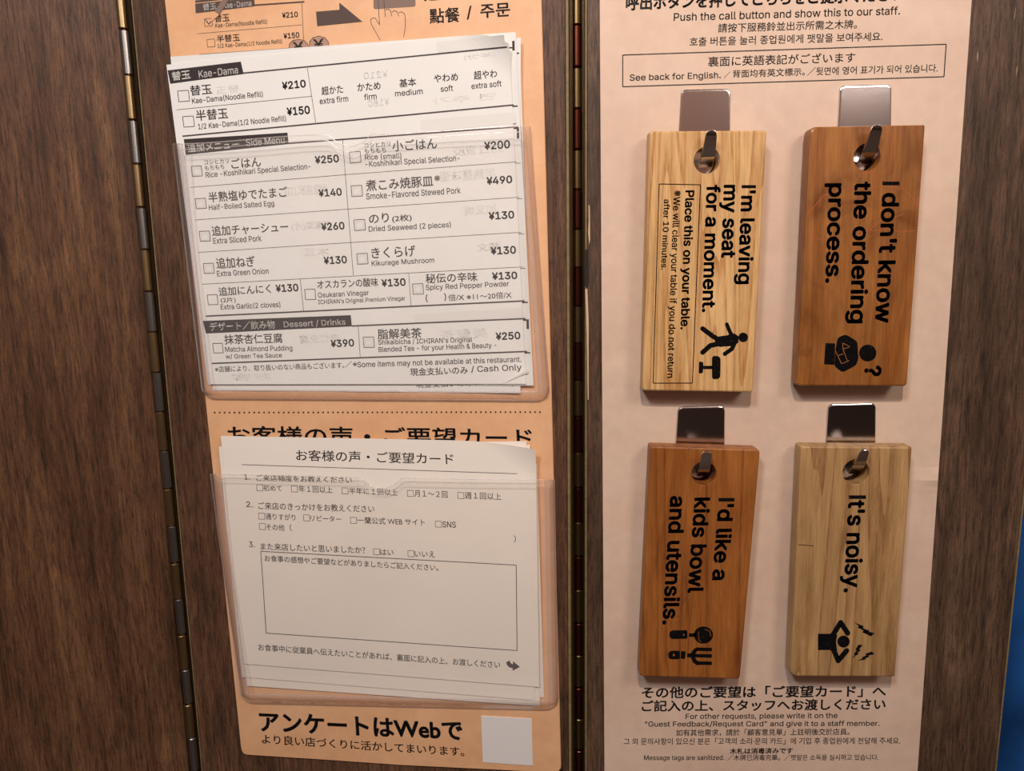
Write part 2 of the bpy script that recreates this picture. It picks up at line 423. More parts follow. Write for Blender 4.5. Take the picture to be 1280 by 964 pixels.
# ------------------------------------------------------------------ wooden panels
def panel(pl, left, right, mat, label, thick=.014, h=0.0):
    """left / right: two pixels each giving the line of that edge"""
    P = [pl.line(*left, ZT, h), pl.line(*right, ZT, h), pl.line(*right, ZB, h), pl.line(*left, ZB, h)]
    base = (P[2] + P[3]) / 2
    r = empty('partition_panel', base, label, 'panel', None)
    mb = MB(); prism(mb, P, pl.n, thick, .0005); mb.build('board', mat, r, recalc=True)
    return r
pan_l = panel(PL, ((-130, 0), (-90, 964)), ((145.6, 0), (236.5, 964)), m_wood_l, 'wide dark brown wooden panel left of the narrow brass hinge, bare')
pan_m = panel(PM, ((165, 0), (253, 964)), ((707, 0), (711, 964)), m_wood_m, 'dark brown wooden panel carrying the orange card and two clear pockets')
pan_r = panel(PR, ((733.5, 0), (733.5, 964)), ((1343, 0), (1244, 964)), m_wood_r, 'dark brown wooden panel on the right carrying the peach sign')
def edge_strip(pl, a_, b_, w, h0, depth, mat, parent, name='edge_strip'):
    wv = Vector((pl.n.cross(Vector((0, 0, 1))))).normalized()
    wv = -wv if wv.x < 0 else wv
    A, B = pl.line(a_, b_, ZT - .002, h0), pl.line(a_, b_, ZB + .002, h0)
    mb = MB(); prism(mb, [A - wv * w / 2, A + wv * w / 2, B + wv * w / 2, B - wv * w / 2], pl.n, depth, .0002)
    return mb.build(name, mat, parent, recalc=True)
edge_strip(PM, (708.6, 0), (712.6, 964), .0012, .0003, .012, m_edge, pan_m)
edge_strip(PR, (732.6, 0), (732.6, 964), .0008, .0001, .012, m_edge, pan_r)
edge_strip(PR, (1344, 0), (1245, 964), .0007, .0001, .012, m_edge, pan_r)
edge_strip(PM, (164.3, 0), (252.3, 964), .0006, .0001, .010, m_edge, pan_m)
# the torn veneer beside the middle hinge
sr = Surf(PR, [(750, 0), (1215, 0), (1147, 964), (755.5, 964)], .0003)
mb = MB(); poly(mb, sr, [(731.5, 312), (735.5, 312), (735.8, 352), (734, 360), (730.5, 357)], .0001); mb.build('chipped_hole', m_black, pan_r)
mb = MB(); poly(mb, sr, [(735.6, 256), (737.2, 258), (737.6, 300), (736.4, 306), (735.2, 290), (736, 275)], .0001)
poly(mb, sr, [(731.5, 362), (734.2, 361), (735.8, 400), (735.8, 500), (734.6, 500), (733.6, 420)], .0001)
mb.build('torn_veneer', m_chip, pan_r)

# ------------------------------------------------------------------ hinges
def cyl(mb, A, B, r, n=16, bev=.0003):
    ax = (B - A).normalized(); u_ = ax.cross(Vector((0, 1, 0))).normalized(); w_ = ax.cross(u_)
    rings = [(A, r - bev), (A + ax * bev, r), (B - ax * bev, r), (B, r - bev)]
    vs = [c + (u_ * math.cos(2 * math.pi * i / n) + w_ * math.sin(2 * math.pi * i / n)) * q for c, q in rings for i in range(n)]
    fs = [tuple(range(n)), tuple(reversed(range(3 * n, 4 * n)))]
    for k in range(3):
        for i in range(n): j = (i + 1) % n; fs.append((k * n + i, (k + 1) * n + i, (k + 1) * n + j, k * n + j))
    mb.add(vs, fs)
def hinge(pl, a_, b_, h, r, pitch, phase, mats, label, leaf):
    base = pl.line(a_, b_, ZB, h)
    root = empty('piano_hinge', base, label, 'hinge', None)
    for (la, lb, lh, w, mt) in leaf: edge_strip(pl, la, lb, w, lh, .0008, mt, root, 'leaf')
    A, B = pl.line(a_, b_, ZT, h), base; Vd = (B - A) / (B.z - A.z)
    mb = MB(); cyl(mb, B + Vd * .001, A - Vd * .001, r * .55); mb.build('pin', m_bronze, root, recalc=True)
    z = phase; k = 0
    while z - pitch > ZB:
        if z < ZT:
            mb = MB(); p0 = A + Vd * (z - .0003 - A.z); p1 = A + Vd * (z - pitch + .0003 - A.z)
            off = pl.n * (.0005 if k % 2 else 0)
            cyl(mb, p1 + off, p0 + off, r)
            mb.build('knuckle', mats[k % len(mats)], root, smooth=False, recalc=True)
        z -= pitch; k += 1
    return root
def zpx(pl, x, y, h=0): return pl.at(x, y, h).z
pm_ = (zpx(PR, 721, 28, -.004) - zpx(PR, 723, 783, -.004)) / 16
hinge(PR, (721, 0), (724, 964), -.009, .0022, pm_, zpx(PR, 721, 28, -.004) + pm_ * 7, [m_brass_dark, m_brass_red_refl], 'long piano hinge in the dark gap between the middle and right panels',
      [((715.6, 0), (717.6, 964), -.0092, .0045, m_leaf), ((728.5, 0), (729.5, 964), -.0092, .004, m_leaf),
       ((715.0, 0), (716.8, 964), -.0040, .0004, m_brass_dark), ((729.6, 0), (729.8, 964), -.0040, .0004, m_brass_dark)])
pl_ = (zpx(PM, 153, 38, .001) - zpx(PM, 243, 962, .001)) / 19
hinge(PM, (151.5, 0), (244, 964), .0012, .0021, pl_, zpx(PM, 153, 38, .001) + pl_ * 6, [m_brass_grey_refl, m_brass], 'narrow piano hinge beside the wide bare left panel',
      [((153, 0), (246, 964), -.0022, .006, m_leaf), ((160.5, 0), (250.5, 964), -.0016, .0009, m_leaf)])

# ------------------------------------------------------------------ orange guide card
def hcard(x, y): return .0012
sC = Surf(PM, [(205, 0), (677, 0), (701.5, 964), (302, 944)], hcard)
cardpts = [(203, -60), (675.5, -60), (701.5, 963)]
base = PM.at(500, 958, .0012)
card = empty('guide_card', base, 'orange laminated guide card on the middle panel, partly behind clear pockets', 'card')
arc = [(701.3, 956 + 0), (701, 961), (698, 965.5), (693, 966.5)]
outline = [(199.5, -60), (675.5, -60)] + arc + [(500, 957), (400, 950), (309, 944.3), (304, 942.5), (301.5, 938), (300.5, 932)]
mb = MB(); prism(mb, [PM.at(x, y, .0012) for x, y in outline], PM.n, .0011, .0003); mb.build('card', m_orange, card, recalc=True)
mb = MB()
grid_quad(mb, sC, [(244, 4.6), (317.8, -3), (318.3, 7.9), (244.6, 16.6)]); line(mb, sC, 318, 6.5, 380.5, 2.2, 2)
line(mb, sC, 244, 2, 318, -6, 3)
line(mb, sC, 249.2, 68.5, 365, 60.5, 1.6)
poly(mb, sC, [(395, 14.6), (424.2, 12.2), (424.2, 3.2), (453.1, 27.2), (396.5, 32.8)])
mb.build('printed_shapes', m_greyprint, card)
mb = MB()
line(mb, sC, 246.5, 42.2, 377.6, 31, .5); line(mb, sC, 377.2, 4, 379.5, 49.7, .6)
box(mb, sC, 260.4, 28, 9.5, .6); box(mb, sC, 263.8, 53.8, 9.5, .6)
path(mb, sC, [(256.6, 24.4), (261.2, 30.5), (268, 20.5)], 1.2)
Z6 = lambda L: [(440 + x / 5.333, y / 5.333) for x, y in L]
for L in ([(188, 268), (128, 160), (124, 130), (138, 118), (156, 122), (184, 166), (178, 70), (174, 0)], [(212, -5), (222, 112)],
          [(222, 68), (238, 60), (256, 70), (266, 108)], [(266, 80), (284, 70), (302, 80), (312, 108)],
          [(312, 84), (330, 78), (350, 92), (356, 130), (354, 190), (344, 248)]):
    path(mb, sC, Z6(L), .7)
path(mb, sC, [(361.2, 62), (361.6, 55), (366, 50.5), (373, 49), (380, 50.5), (384.6, 55), (385.4, 62)], .6, e=EPS * 3)
path(mb, sC, [(386.4, 60), (387, 52), (391, 47), (398.5, 45), (406, 47), (410.4, 52), (411, 60)], .6, e=EPS * 3)
text(mb, sC, '¥', 366.5, 64.5, 380, 63.5, 12, .004, e=EPS * 3); text(mb, sC, '¥', 391.8, 61, 405.3, 60, 12, .004, e=EPS * 3)
mb.build('printed_outlines', m_ink_soft, card)
mb = MB()
disc(mb, sC, 373.3, 60.5, 11.9, 11, EPS * 2); disc(mb, sC, 398.7, 57.5, 12.2, 12, EPS * 2)
mb.build('printed_coins', m_coin, card)['kind'] = 'stuff'
mb = MB(); poly(mb, sC, [(466.5, -6), (519, -9), (519.4, 6.5), (518, 8.2), (469, 11.4), (467, 10)]); mb.build('printed_button', m_grey, card)
mb = MB(); poly(mb, sC, [(281.5, -6), (289.5, -6), (274, 18.5), (268.3, 14.5)], EPS * 4); mb.build('printed_pencil', m_grey, card)
mb = MB(); poly(mb, sC, [(268.3, 14.5), (274, 18.5), (264, 27), (263, 26)], EPS * 4); mb.build('pencil_tip', m_orange, card)
mb = MB(); text(mb, sC, '替玉', 254, 13.2, 270.5, 11.5, 8.5, .005, e=EPS * 2); text(mb, sC, 'Kae-Dama', 279, 10.5, 314.5, 7.3, 7, e=EPS * 2); mb.build('band_lettering', m_whiteink, card)
mb = MB()
for a_ in [('替玉', 268.5, 28, 287.2, 26.6, 10, .008), ('Kae-Dama(Noodle Refill)', 269.4, 35.6, 334, 30.5, 6.5, 0), ('¥210', 352.9, 22.9, 372.5, 21.3, 7.2, .02),
           ('半替玉', 271.3, 53.3, 300, 51.3, 9.5, .008), ('1/2 Kae-Dama(1/2 Noodle Refill)', 272.2, 61, 352.8, 55, 6.3, 0), ('¥150', 354.7, 48.8, 374.4, 47.1, 7.2, .02),
           ('點餐', 537.2, 29.8, 575, 27.5, 19, .012), ('/', 583.5, 24.6, 590, 24, 17, .01), ('주문', 600.4, 23, 638, 20.5, 17.5, .015), ('追加', 530, 2, 575, -2, 18, .01)]:
    text(mb, sC, *a_[:6], bold=a_[6])
mb.build('printed_text', m_ink_soft, card)
mb = MB()
for i in range(67):
    t = i / 66; disc(mb, sC, 268.4 + (675 - 268.4) * t, 515.9 - .7 * t, 1.15, 1.15, EPS, 10)
text(mb, sC, 'お客様の声・ご要望カード', 285, 557, 666, 560, 25, .012)
text(mb, sC, 'アンケートはWebで', 324.7, 914.5, 579, 926, 25, .028)
text(mb, sC, 'より良い店づくりに活かしてまいります。', 327.5, 929.8, 580.6, 946, 12, .006)
mb.build('printed_headings', m_ink, card)
mb = MB(); prism(mb, [PM.at(x, y, .0015) for x, y in [(601.3, 895.2), (664.6, 898.9), (666, 957.2), (603.6, 953.1)]], PM.n, .0003)
tag(mb.build('blank_sticker', m_white, card, recalc=True), 'blank white square sticker')

# ------------------------------------------------------------------ order slips
QS = [(208, 81), (636, 39.5), (657.5, 480), (260, 480.5)]
def hslip(x, y):
    t = max(0, min(1, (y - 40) / 440)); u = max(0, min(1, (x - 208) / 440))
    h = .0027 + .0012 * math.sin(math.pi * t) + .0028 * max(0, 1 - t * 2.2) ** 1.5
    
    c2 = max(0, (u - .9) / .1) * max(0, (t - .93) / .07); h += .0012 * c2
    return h + .00022 * math.sin(x * .045 + y * .012)
def hfront(x, y):
    d = (x - 560) / 76 - (y - 40) / 62
    return hslip(x, y) + (.0052 * min(1.8, d) ** 2.0 if d > 0 else 0)
def shifted(f, d): return lambda x, y: f(x, y) - d
def topcurve(x, y, u, v):                                 # the top edge of the slip sags to the rounded right corner
    if u > .9: y += 15 * ((u - .9) / .1) ** 2.0 * (1 - v) ** 10
    return x, y
sS = Surf(PM, QS, hfront)
slip_defs = [([(219, 83), (650, 52), (663, 470), (262, 476)], .0016, 'order slip lowest of its stack, showing only as a sliver on the right'),
             ([(216, 76), (651, 47), (650.5, 491.5), (266.5, 488)], .0011, 'order slip under the others, its lower edge longest at the bottom'),
             ([(213, 71), (644.5, 40), (667, 482), (261.5, 479)], .0006, 'order slip just behind the front one, its top left and right edges showing')]
def slip_lines(mb, sf, mp):
    L = [(304, 91.4, 634, 58.8, 1.8), (228, 170.3, 642, 131.2, 1.8), (360.8, 179.2, 648, 158.3, 1.8), (257.5, 395.3, 655.7, 376.2, 1.8), (439.8, 407.6, 657, 398.3, 1.8), (264.6, 454.4, 659, 439.4, 1.8),
         (220.7, 137.3, 389.8, 120.3, .6), (237.8, 234.3, 434, 218.2, .6), (434, 218.2, 646, 202.2, .6), (243.2, 275, 433, 261.6, .6), (433, 261.6, 648.8, 246.5, .6),
         (247.7, 315.6, 435, 303.4, .6), (435, 303.4, 651.5, 290.4, .6), (252.5, 355.4, 440, 345.2, .6), (440, 345.2, 653.6, 333.6, .6),
         (384.2, 85, 394.6, 153.1, .6), (428.2, 175, 441.7, 344.9, .6), (375.3, 349, 379.4, 388.5, .6), (511, 342, 513.7, 382.4, .6), (447.8, 408.4, 450.3, 447.5, .6)]
    for x0, y0, x1, y1, w in L:
        a_, b_ = mp(x0, y0), mp(x1, y1); line(mb, sf, a_[0], a_[1], b_[0], b_[1], w)
for q, d, lab in slip_defs:
    sf = Surf(PM, q, shifted(hslip, d))
    r = sheet('order_slip', sf, m_paper_b, lab, 'paper', 'order slips in the upper pocket')
    def mp(x, y, q=q):
        v = (y - (81 - (x - 208) * .097)) / (480.5 - (81 - (x - 208) * .097)); xl = 208 + 52 * v; xr = 636 + 21.5 * v; u = (x - xl) / (xr - xl)
        u = min(u, .992)
        if u > .9: u = .995
        return Surf(PM, q, 0).bil(u, v)
    mb = MB(); slip_lines(mb, sf, mp); mb.build('printed_lines', m_ink_soft, r)
    if d == .0011:
        mb = MB(); text(mb, sf, '現金支払いのみ / Cash Only', 520, 486.5, 644, 483, 10); mb.build('printed_text', m_ink_soft, r)
    if d in (.0006, .0016):
        mb = MB()
        for yy in (56, 166, 404): x_, y_ = mp(640, yy); line(mb, sf, x_ - 1.5, y_ - 6, x_ - 1.3, y_ + 6, 3)
        mb.build('band_end', m_band, r)['kind'] = 'stuff'
slip = sheet('order_slip', sS, m_paper, 'front order slip, fully printed menu with prices, in the upper clear pocket', 'paper', 'order slips in the upper pocket', 60, 60, corner=topcurve)
mb = MB(); slip_lines(mb, sS, lambda x, y: (x, y))
for c in [(229.5, 120, 13.5), (235.7, 151.9, 13.2), (246, 214, 12.6), (251, 254.4, 12.6), (256, 295.3, 12.6), (261, 335.5, 12.6), (265.8, 374.7, 12.3), (387.8, 368.1, 12.8),
          (272.5, 435.3, 12), (444, 196.5, 13.5), (446, 238.7, 13.5), (449.6, 281.3, 13.5), (453, 323.5, 13.2), (522.5, 361.3, 13), (461, 428, 13)]:
    sl = -.095 + .00016 * c[1]; box(mb, sS, *c, .8, hd=(1, sl))
mb.build('printed_lines', m_ink_soft, slip)
for bq in ([(209.5, 88), (301, 77), (304.5, 92.5), (212.8, 104.7)], [(229.7, 174), (359.3, 165.8), (360.8, 180), (232.2, 193.6)], [(253.5, 401.3), (438.4, 394), (439.8, 408), (257.5, 417)]):
    mb = MB(); grid_quad(mb, sS, bq); mb.build('header_band', m_band, slip)
mb = MB()
for a_ in [('替玉', 215.6, 101.3, 238.4, 98.3, 11.5, .012), ('Kae-Dama', 248.8, 97.6, 298, 91.8, 9.3, .005), ('追加メニュー', 234.9, 190.8, 299.6, 185.2, 10.5, .01), ('Side Menu', 307.9, 182.8, 356, 179, 9, .004),
           ('デザート／飲み物', 262.8, 414.2, 344.1, 411, 11, .01), ('Dessert / Drinks', 355, 410.3, 432.3, 407, 8.6, .004)]:
    text(mb, sS, *a_[:6], bold=a_[6], e=EPS * 2)
mb.build('band_lettering', m_whiteink, slip)
T1 = [('替玉', 238.4, 120, 265.4, 117.4, 13), ('Kae-Dama(Noodle Refill)', 240.5, 130.8, 329, 122, 8.4), ('半替玉', 245.6, 151.4, 285.5, 148, 13.6),
      ('1/2 Kae-Dama(1/2 Noodle Refill)', 248, 163, 358, 152.4, 8.4), ('超かた', 402.3, 119.3, 429.2, 116.4, 10.8), ('extra firm', 399.8, 130.5, 435.5, 127, 8),
      ('かため', 447, 114.3, 476, 111.6, 9.8), ('firm', 455.3, 125, 471, 123.5, 7.4), ('基本', 499.5, 109.6, 520.5, 107.4, 10.5), ('medium', 494, 120.8, 528.6, 117.5, 7.6),
      ('やわめ', 542.8, 103.4, 572.8, 100.8, 10), ('soft', 551, 115, 566.5, 113.5, 7.6), ('超やわ', 592.5, 99.8, 621.6, 97, 10.8), ('extra soft', 589.4, 111.6, 627, 108, 7.8),
      ('コシヒカリ', 255.6, 206, 286, 204, 6), ('もちもち', 256.4, 213.2, 280.5, 211.2, 6), ('ごはん', 289.6, 211, 326.5, 208, 12.5), ('Rice -Koshihikari Special Selection-', 257.5, 224, 388.8, 213, 9),
      ('半熟塩ゆでたまご', 261.2, 253.4, 359.8, 246.2, 13.2), ('Half-Boiled Salted Egg', 261.6, 264.6, 343.2, 259.2, 8.8), ('追加チャーシュー', 265.4, 295.5, 360.8, 289.6, 13), ('Extra Sliced Pork', 266.8, 305, 327.2, 301.6, 7.6),
      ('追加ねぎ', 271, 336.3, 319.3, 333.5, 14), ('Extra Green Onion', 271.6, 345.8, 336, 342.3, 7.3),
      ('コシヒカリ', 455.7, 185.2, 488, 182.6, 6.3), ('もちもち', 455.7, 192, 482.7, 190.5, 6.3), ('小ごはん', 490.8, 189.7, 546.7, 186, 14), ('Rice (small)', 456.4, 201.3, 502, 199, 8.4), ('-Koshihikari Special Selection-', 457, 210.8, 575, 203, 9.3),
      ('煮こみ焼豚皿', 457.8, 239.4, 541.8, 233, 14.2), ('※', 542.9, 226.6, 550.3, 226, 7), ('Smoke-Flavored Stewed Pork', 457.8, 249.6, 576, 241.8, 8),
      ('のり', 461.6, 280, 486.5, 277.6, 12), ('(2枚)', 490.5, 279, 515, 277, 9.8), ('Dried Seaweed (2 pieces)', 461.2, 291.6, 564, 285.8, 9),
      ('きくらげ', 464.8, 323.6, 519.7, 320.5, 14), ('Kikurage Mushroom', 464.8, 334.4, 543.3, 330, 8.4),
      ('追加にんにく', 274, 370.4, 339, 366.3, 11.4), ('(2片)', 276.3, 379.8, 295, 378.8, 8), ('Extra Garlic(2 cloves)', 276.3, 388.4, 350.9, 385, 8.2),
      ('オスカランの酸味', 397, 361.4, 473, 358, 11), ('Osukaran Vinegar', 397.8, 374, 461.3, 370.8, 8.4), ("ICHIRAN's Original Premium Vinegar", 398, 382, 507, 377, 7.2),
      ('秘伝の辛味', 532.4, 354.6, 597, 351.8, 12.2), ('Spicy Red Pepper Powder', 532.4, 364.6, 636.6, 359.6, 8.6), ('(', 532.4, 378.2, 535, 378, 10), (')', 555.5, 376.4, 558, 376.2, 10), ('倍/X ※11～20倍/X', 560.5, 376.5, 639.7, 372.8, 8.4),
      ('抹茶杏仁豆腐', 281, 430.8, 353.7, 428.8, 12.5), ('Matcha Almond Pudding', 281.9, 441.8, 365.9, 440, 8.4), ('w/ Green Tea Sauce', 282.3, 449.5, 352.8, 447.7, 6.8),
      ('脂解美茶', 472.5, 424.5, 527.3, 422.6, 13), ("Shikaibicha / ICHIRAN's Original", 473, 432.8, 590.7, 429.4, 8.2), ('Blended Tea - for your Health & Beauty -', 473.5, 442, 620.8, 436.3, 8.4),
      ('※店舗により、取り扱いのない商品もございます。', 269, 465.6, 430.5, 460.2, 7.8), ('／※', 431.5, 459.5, 446.5, 459, 8), ('Some items may not be available at this restaurant.', 447, 461.2, 651.9, 454.4, 9), ('現金支払いのみ', 513, 470.2, 585, 467.5, 9.8), ('/ Cash Only', 589, 467.5, 652.3, 465, 10)]
mb = MB()
for a_ in T1:
    cjk = any(ord(ch) > 0x2000 for ch in a_[0]); text(mb, sS, *a_, bold=.006 if cjk and a_[5] > 9 else .001)
mb.build('printed_text', m_ink_soft, slip)
mb = MB()
for a_ in [('¥210', 353, 112.4, 382.6, 109.2, 10), ('¥150', 359, 145, 387.8, 142.3, 10.6), ('¥250', 394, 205.2, 424, 202.8, 10), ('¥140', 398.5, 246.5, 427.6, 244.6, 9.8), ('¥260', 401.9, 288.6, 431, 286.8, 9.8), ('¥130', 405, 330.8, 434, 329.2, 9.8),
           ('¥200', 605.5, 187.8, 637.8, 185.3, 10.5), ('¥490', 608.3, 231.4, 640.5, 229, 10), ('¥130', 611, 275.2, 643, 273.2, 10), ('¥130', 613.5, 318.8, 645.2, 317.2, 10),
           ('¥130', 345, 365.6, 373.4, 364.2, 9.8), ('¥130', 477.2, 358.9, 507.4, 357.4, 9.8), ('¥130', 615.3, 350.2, 646.8, 348.9, 9.6), ('¥390', 413.7, 434.5, 443, 433.2, 9.6), ('¥250', 619.8, 425.5, 650.6, 424.2, 9.8)]:
    text(mb, sS, *a_, bold=.026)
mb.build('printed_prices', m_ink, slip)
mb = MB()                                                  # print of the reverse side showing through
for a_ in [('¥210', 455, 99.5, 485, 96.5, 9), ('¥180', 460, 134, 487, 131, 9), ('替玉', 270, 118, 300, 115, 10), ('(半份)', 580, 76, 620, 72, 8), ('면 추가', 540, 131, 620, 124, 9),
           ('半熟鹽味蛋', 550, 228, 620, 223, 14), ('加叉燒', 580, 270, 622, 267, 13), ('韓文', 596, 315, 625, 313, 11), ('燒豚皿', 355, 246, 410, 242, 13), ('加紫菜(片)', 365, 290, 415, 287, 12),
           ('木耳', 380, 322, 412, 320, 12), ('杏仁豆腐', 375, 430, 425, 427, 11), ('美髮茶', 550, 425, 610, 422, 13), ('加飯', 565, 196, 630, 190, 12), ('お客', 290, 476, 340, 474, 9)]:
    text(mb, sS, *a_, bold=.01, mirror=True, e=EPS * .95)
grid_quad(mb, sS, [(545, 52.5), (630, 43.5), (631.5, 58), (547, 66)], EPS * .9); grid_quad(mb, sS, [(518, 393), (653, 385), (654, 396), (518, 404)], EPS * .9)
grid_quad(mb, sS, [(526, 150.5), (643, 140), (645, 154), (526, 165)], EPS * .9)
for c in [(246, 214, 8), (251, 254.4, 8), (256, 295.3, 8), (261, 335.5, 8), (444, 196.5, 9), (446, 238.7, 9), (449.6, 281.3, 9), (453, 323.5, 9), (461, 428, 8), (522.5, 361.3, 8)]: box(mb, sS, *c, 2.2)
mb.build('show_through_print', m_faint, slip)
mb = MB(); prism(mb, [PM.at(x, y, hslip(x, y) + k) for x, y, k in ((630, 479, .0004), (660, 461, .0012), (659.5, 466, .0008))], PM.n, .0001); mb.build('folded_corner', m_paper, slip)

# ------------------------------------------------------------------ feedback cards
def hfb(x, y):
    t = max(0, min(1, (y - 545) / 300)); u = max(0, min(1, (x - 275) / 398))
    h = .0032 + .0016 * math.sin(math.pi * t) + .0010 * (1 - t) ** 2
    return h + .00015 * math.sin(x * .03 + y * .02)
def hffront(x, y):
    d = (x - 590) / 80 - (y - 545) / 62
    return hfb(x, y) + (.0055 * min(1.3, d) ** 2.0 if d > 0 else 0)
def fbcurve(x, y, u, v):
    if u > .7: y += 10 * ((u - .7) / .3) ** 2.4 * (1 - v) ** 10
    return x, y
QF = [(276, 545), (669.5, 552.5), (674, 859), (304, 830)]
sF = Surf(PM, QF, hffront)
for q, d, lab in [([(283, 558), (671, 580), (680, 872), (310, 850)], .0016, 'feedback card lowest of its stack, a sliver past the right edge'),
                  ([(279, 560), (662, 556), (675, 883), (308, 857.5)], .0011, 'feedback card under the others, its bottom edge hanging lowest'),
                  ([(273.5, 558.5), (658, 551.5), (668.5, 875.6), (302, 846.5)], .0006, 'feedback card just behind the front one, lower left corner showing')]:
    sheet('feedback_card', Surf(PM, q, shifted(hfb, d)), m_fcard, lab, 'paper', 'feedback cards in the lower pocket')
fb = sheet('feedback_card', sF, m_fcard, 'front feedback questionnaire with empty comment box in the lower clear pocket', 'paper', 'feedback cards in the lower pocket', 50, 50, corner=fbcurve)
mb = MB(); line(mb, sF, 302.2, 580.9, 480, 586.7, .7); line(mb, sF, 480, 586.7, 646.3, 592.3, .7)
path(mb, sF, [(326, 689.3), (645.3, 706.6), (646.3, 813.4), (332.7, 791.6)], .9, close=True)
def ckb(x, y):
    path(mb, sF, [(x, y - 7.6), (x + 7.6, y - 7.3), (x + 8, y + .2), (x + .3, y)], .6, close=True)
OPT = [(320.8, 613.5, '初めて', 329.5, 613.8, 352.6, 614.5, 7.6), (364, 615, '年１回以上', 373.5, 615.2, 416, 616.8, 8.4), (427.3, 617.4, '半年に１回以上', 436.5, 617.6, 497.3, 620, 8.4),
       (509, 620.6, '月１～２回', 518, 621, 559.6, 622.6, 8.4), (572, 623.3, '週１回以上', 581, 623.6, 626.6, 625.4, 8.6),
       (323, 649, '通りすがり', 332, 649.4, 369.7, 651, 8), (379.4, 651.2, 'リピーター', 388.5, 651.3, 426.7, 652.8, 7.2), (438, 654.2, '一蘭公式 WEB サイト', 447, 654.6, 531.2, 657.6, 8.6), (544, 659, 'SNS', 553, 659.4, 570, 659.9, 7.6),
       (324, 662, 'その他', 333, 662.8, 356, 663.8, 8), (466.8, 693.6, 'はい', 475.5, 694, 492, 694.6, 7.6), (509.8, 696, 'いいえ', 518.5, 696.2, 543.6, 697.2, 8)]
for o_ in OPT: ckb(o_[0], o_[1])
poly(mb, sF, [(632.6, 828.2), (636.8, 825.8), (638.5, 829.4), (641.3, 830.8), (641.2, 826.8), (649.8, 833.8), (640.6, 838.8), (641, 835.6), (636.8, 834.4), (633.8, 831.6)])
mb.build('printed_lines', m_ink_soft, fb)
mb = MB()
for o_ in OPT: text(mb, sF, *o_[2:], bold=.002)
for a_ in [('お客様の声・ご要望カード', 370.3, 576, 567.3, 581, 14), ('1.', 305.5, 599.6, 312.5, 600, 7), ('ご来店頻度をお教えください', 320.5, 601.8, 440.2, 604.8, 8.8), ('2.', 308, 634, 316.3, 634.4, 7.4),
           ('ご来店のきっかけをお教えください', 323, 636.8, 468.2, 641, 9.2), ('（', 362.5, 664, 365, 664, 8.5), ('）', 642.3, 677.8, 645, 678, 8.5), ('3.', 311.6, 684.2, 318.8, 684.6, 7.4),
           ('また来店したいと思いましたか？', 326, 687.6, 456.8, 692.4, 9), ('お食事の感想やご要望などがありましたらご記入ください。', 330.9, 702, 548.2, 714, 8.2),
           ('お食事中に従業員へ伝えたいことがあれば、裏面に記入の上、お渡しください', 323, 813.6, 625.4, 835.8, 8.8)]:
    text(mb, sF, *a_, bold=.004)
mb.build('printed_text', m_ink_soft, fb)

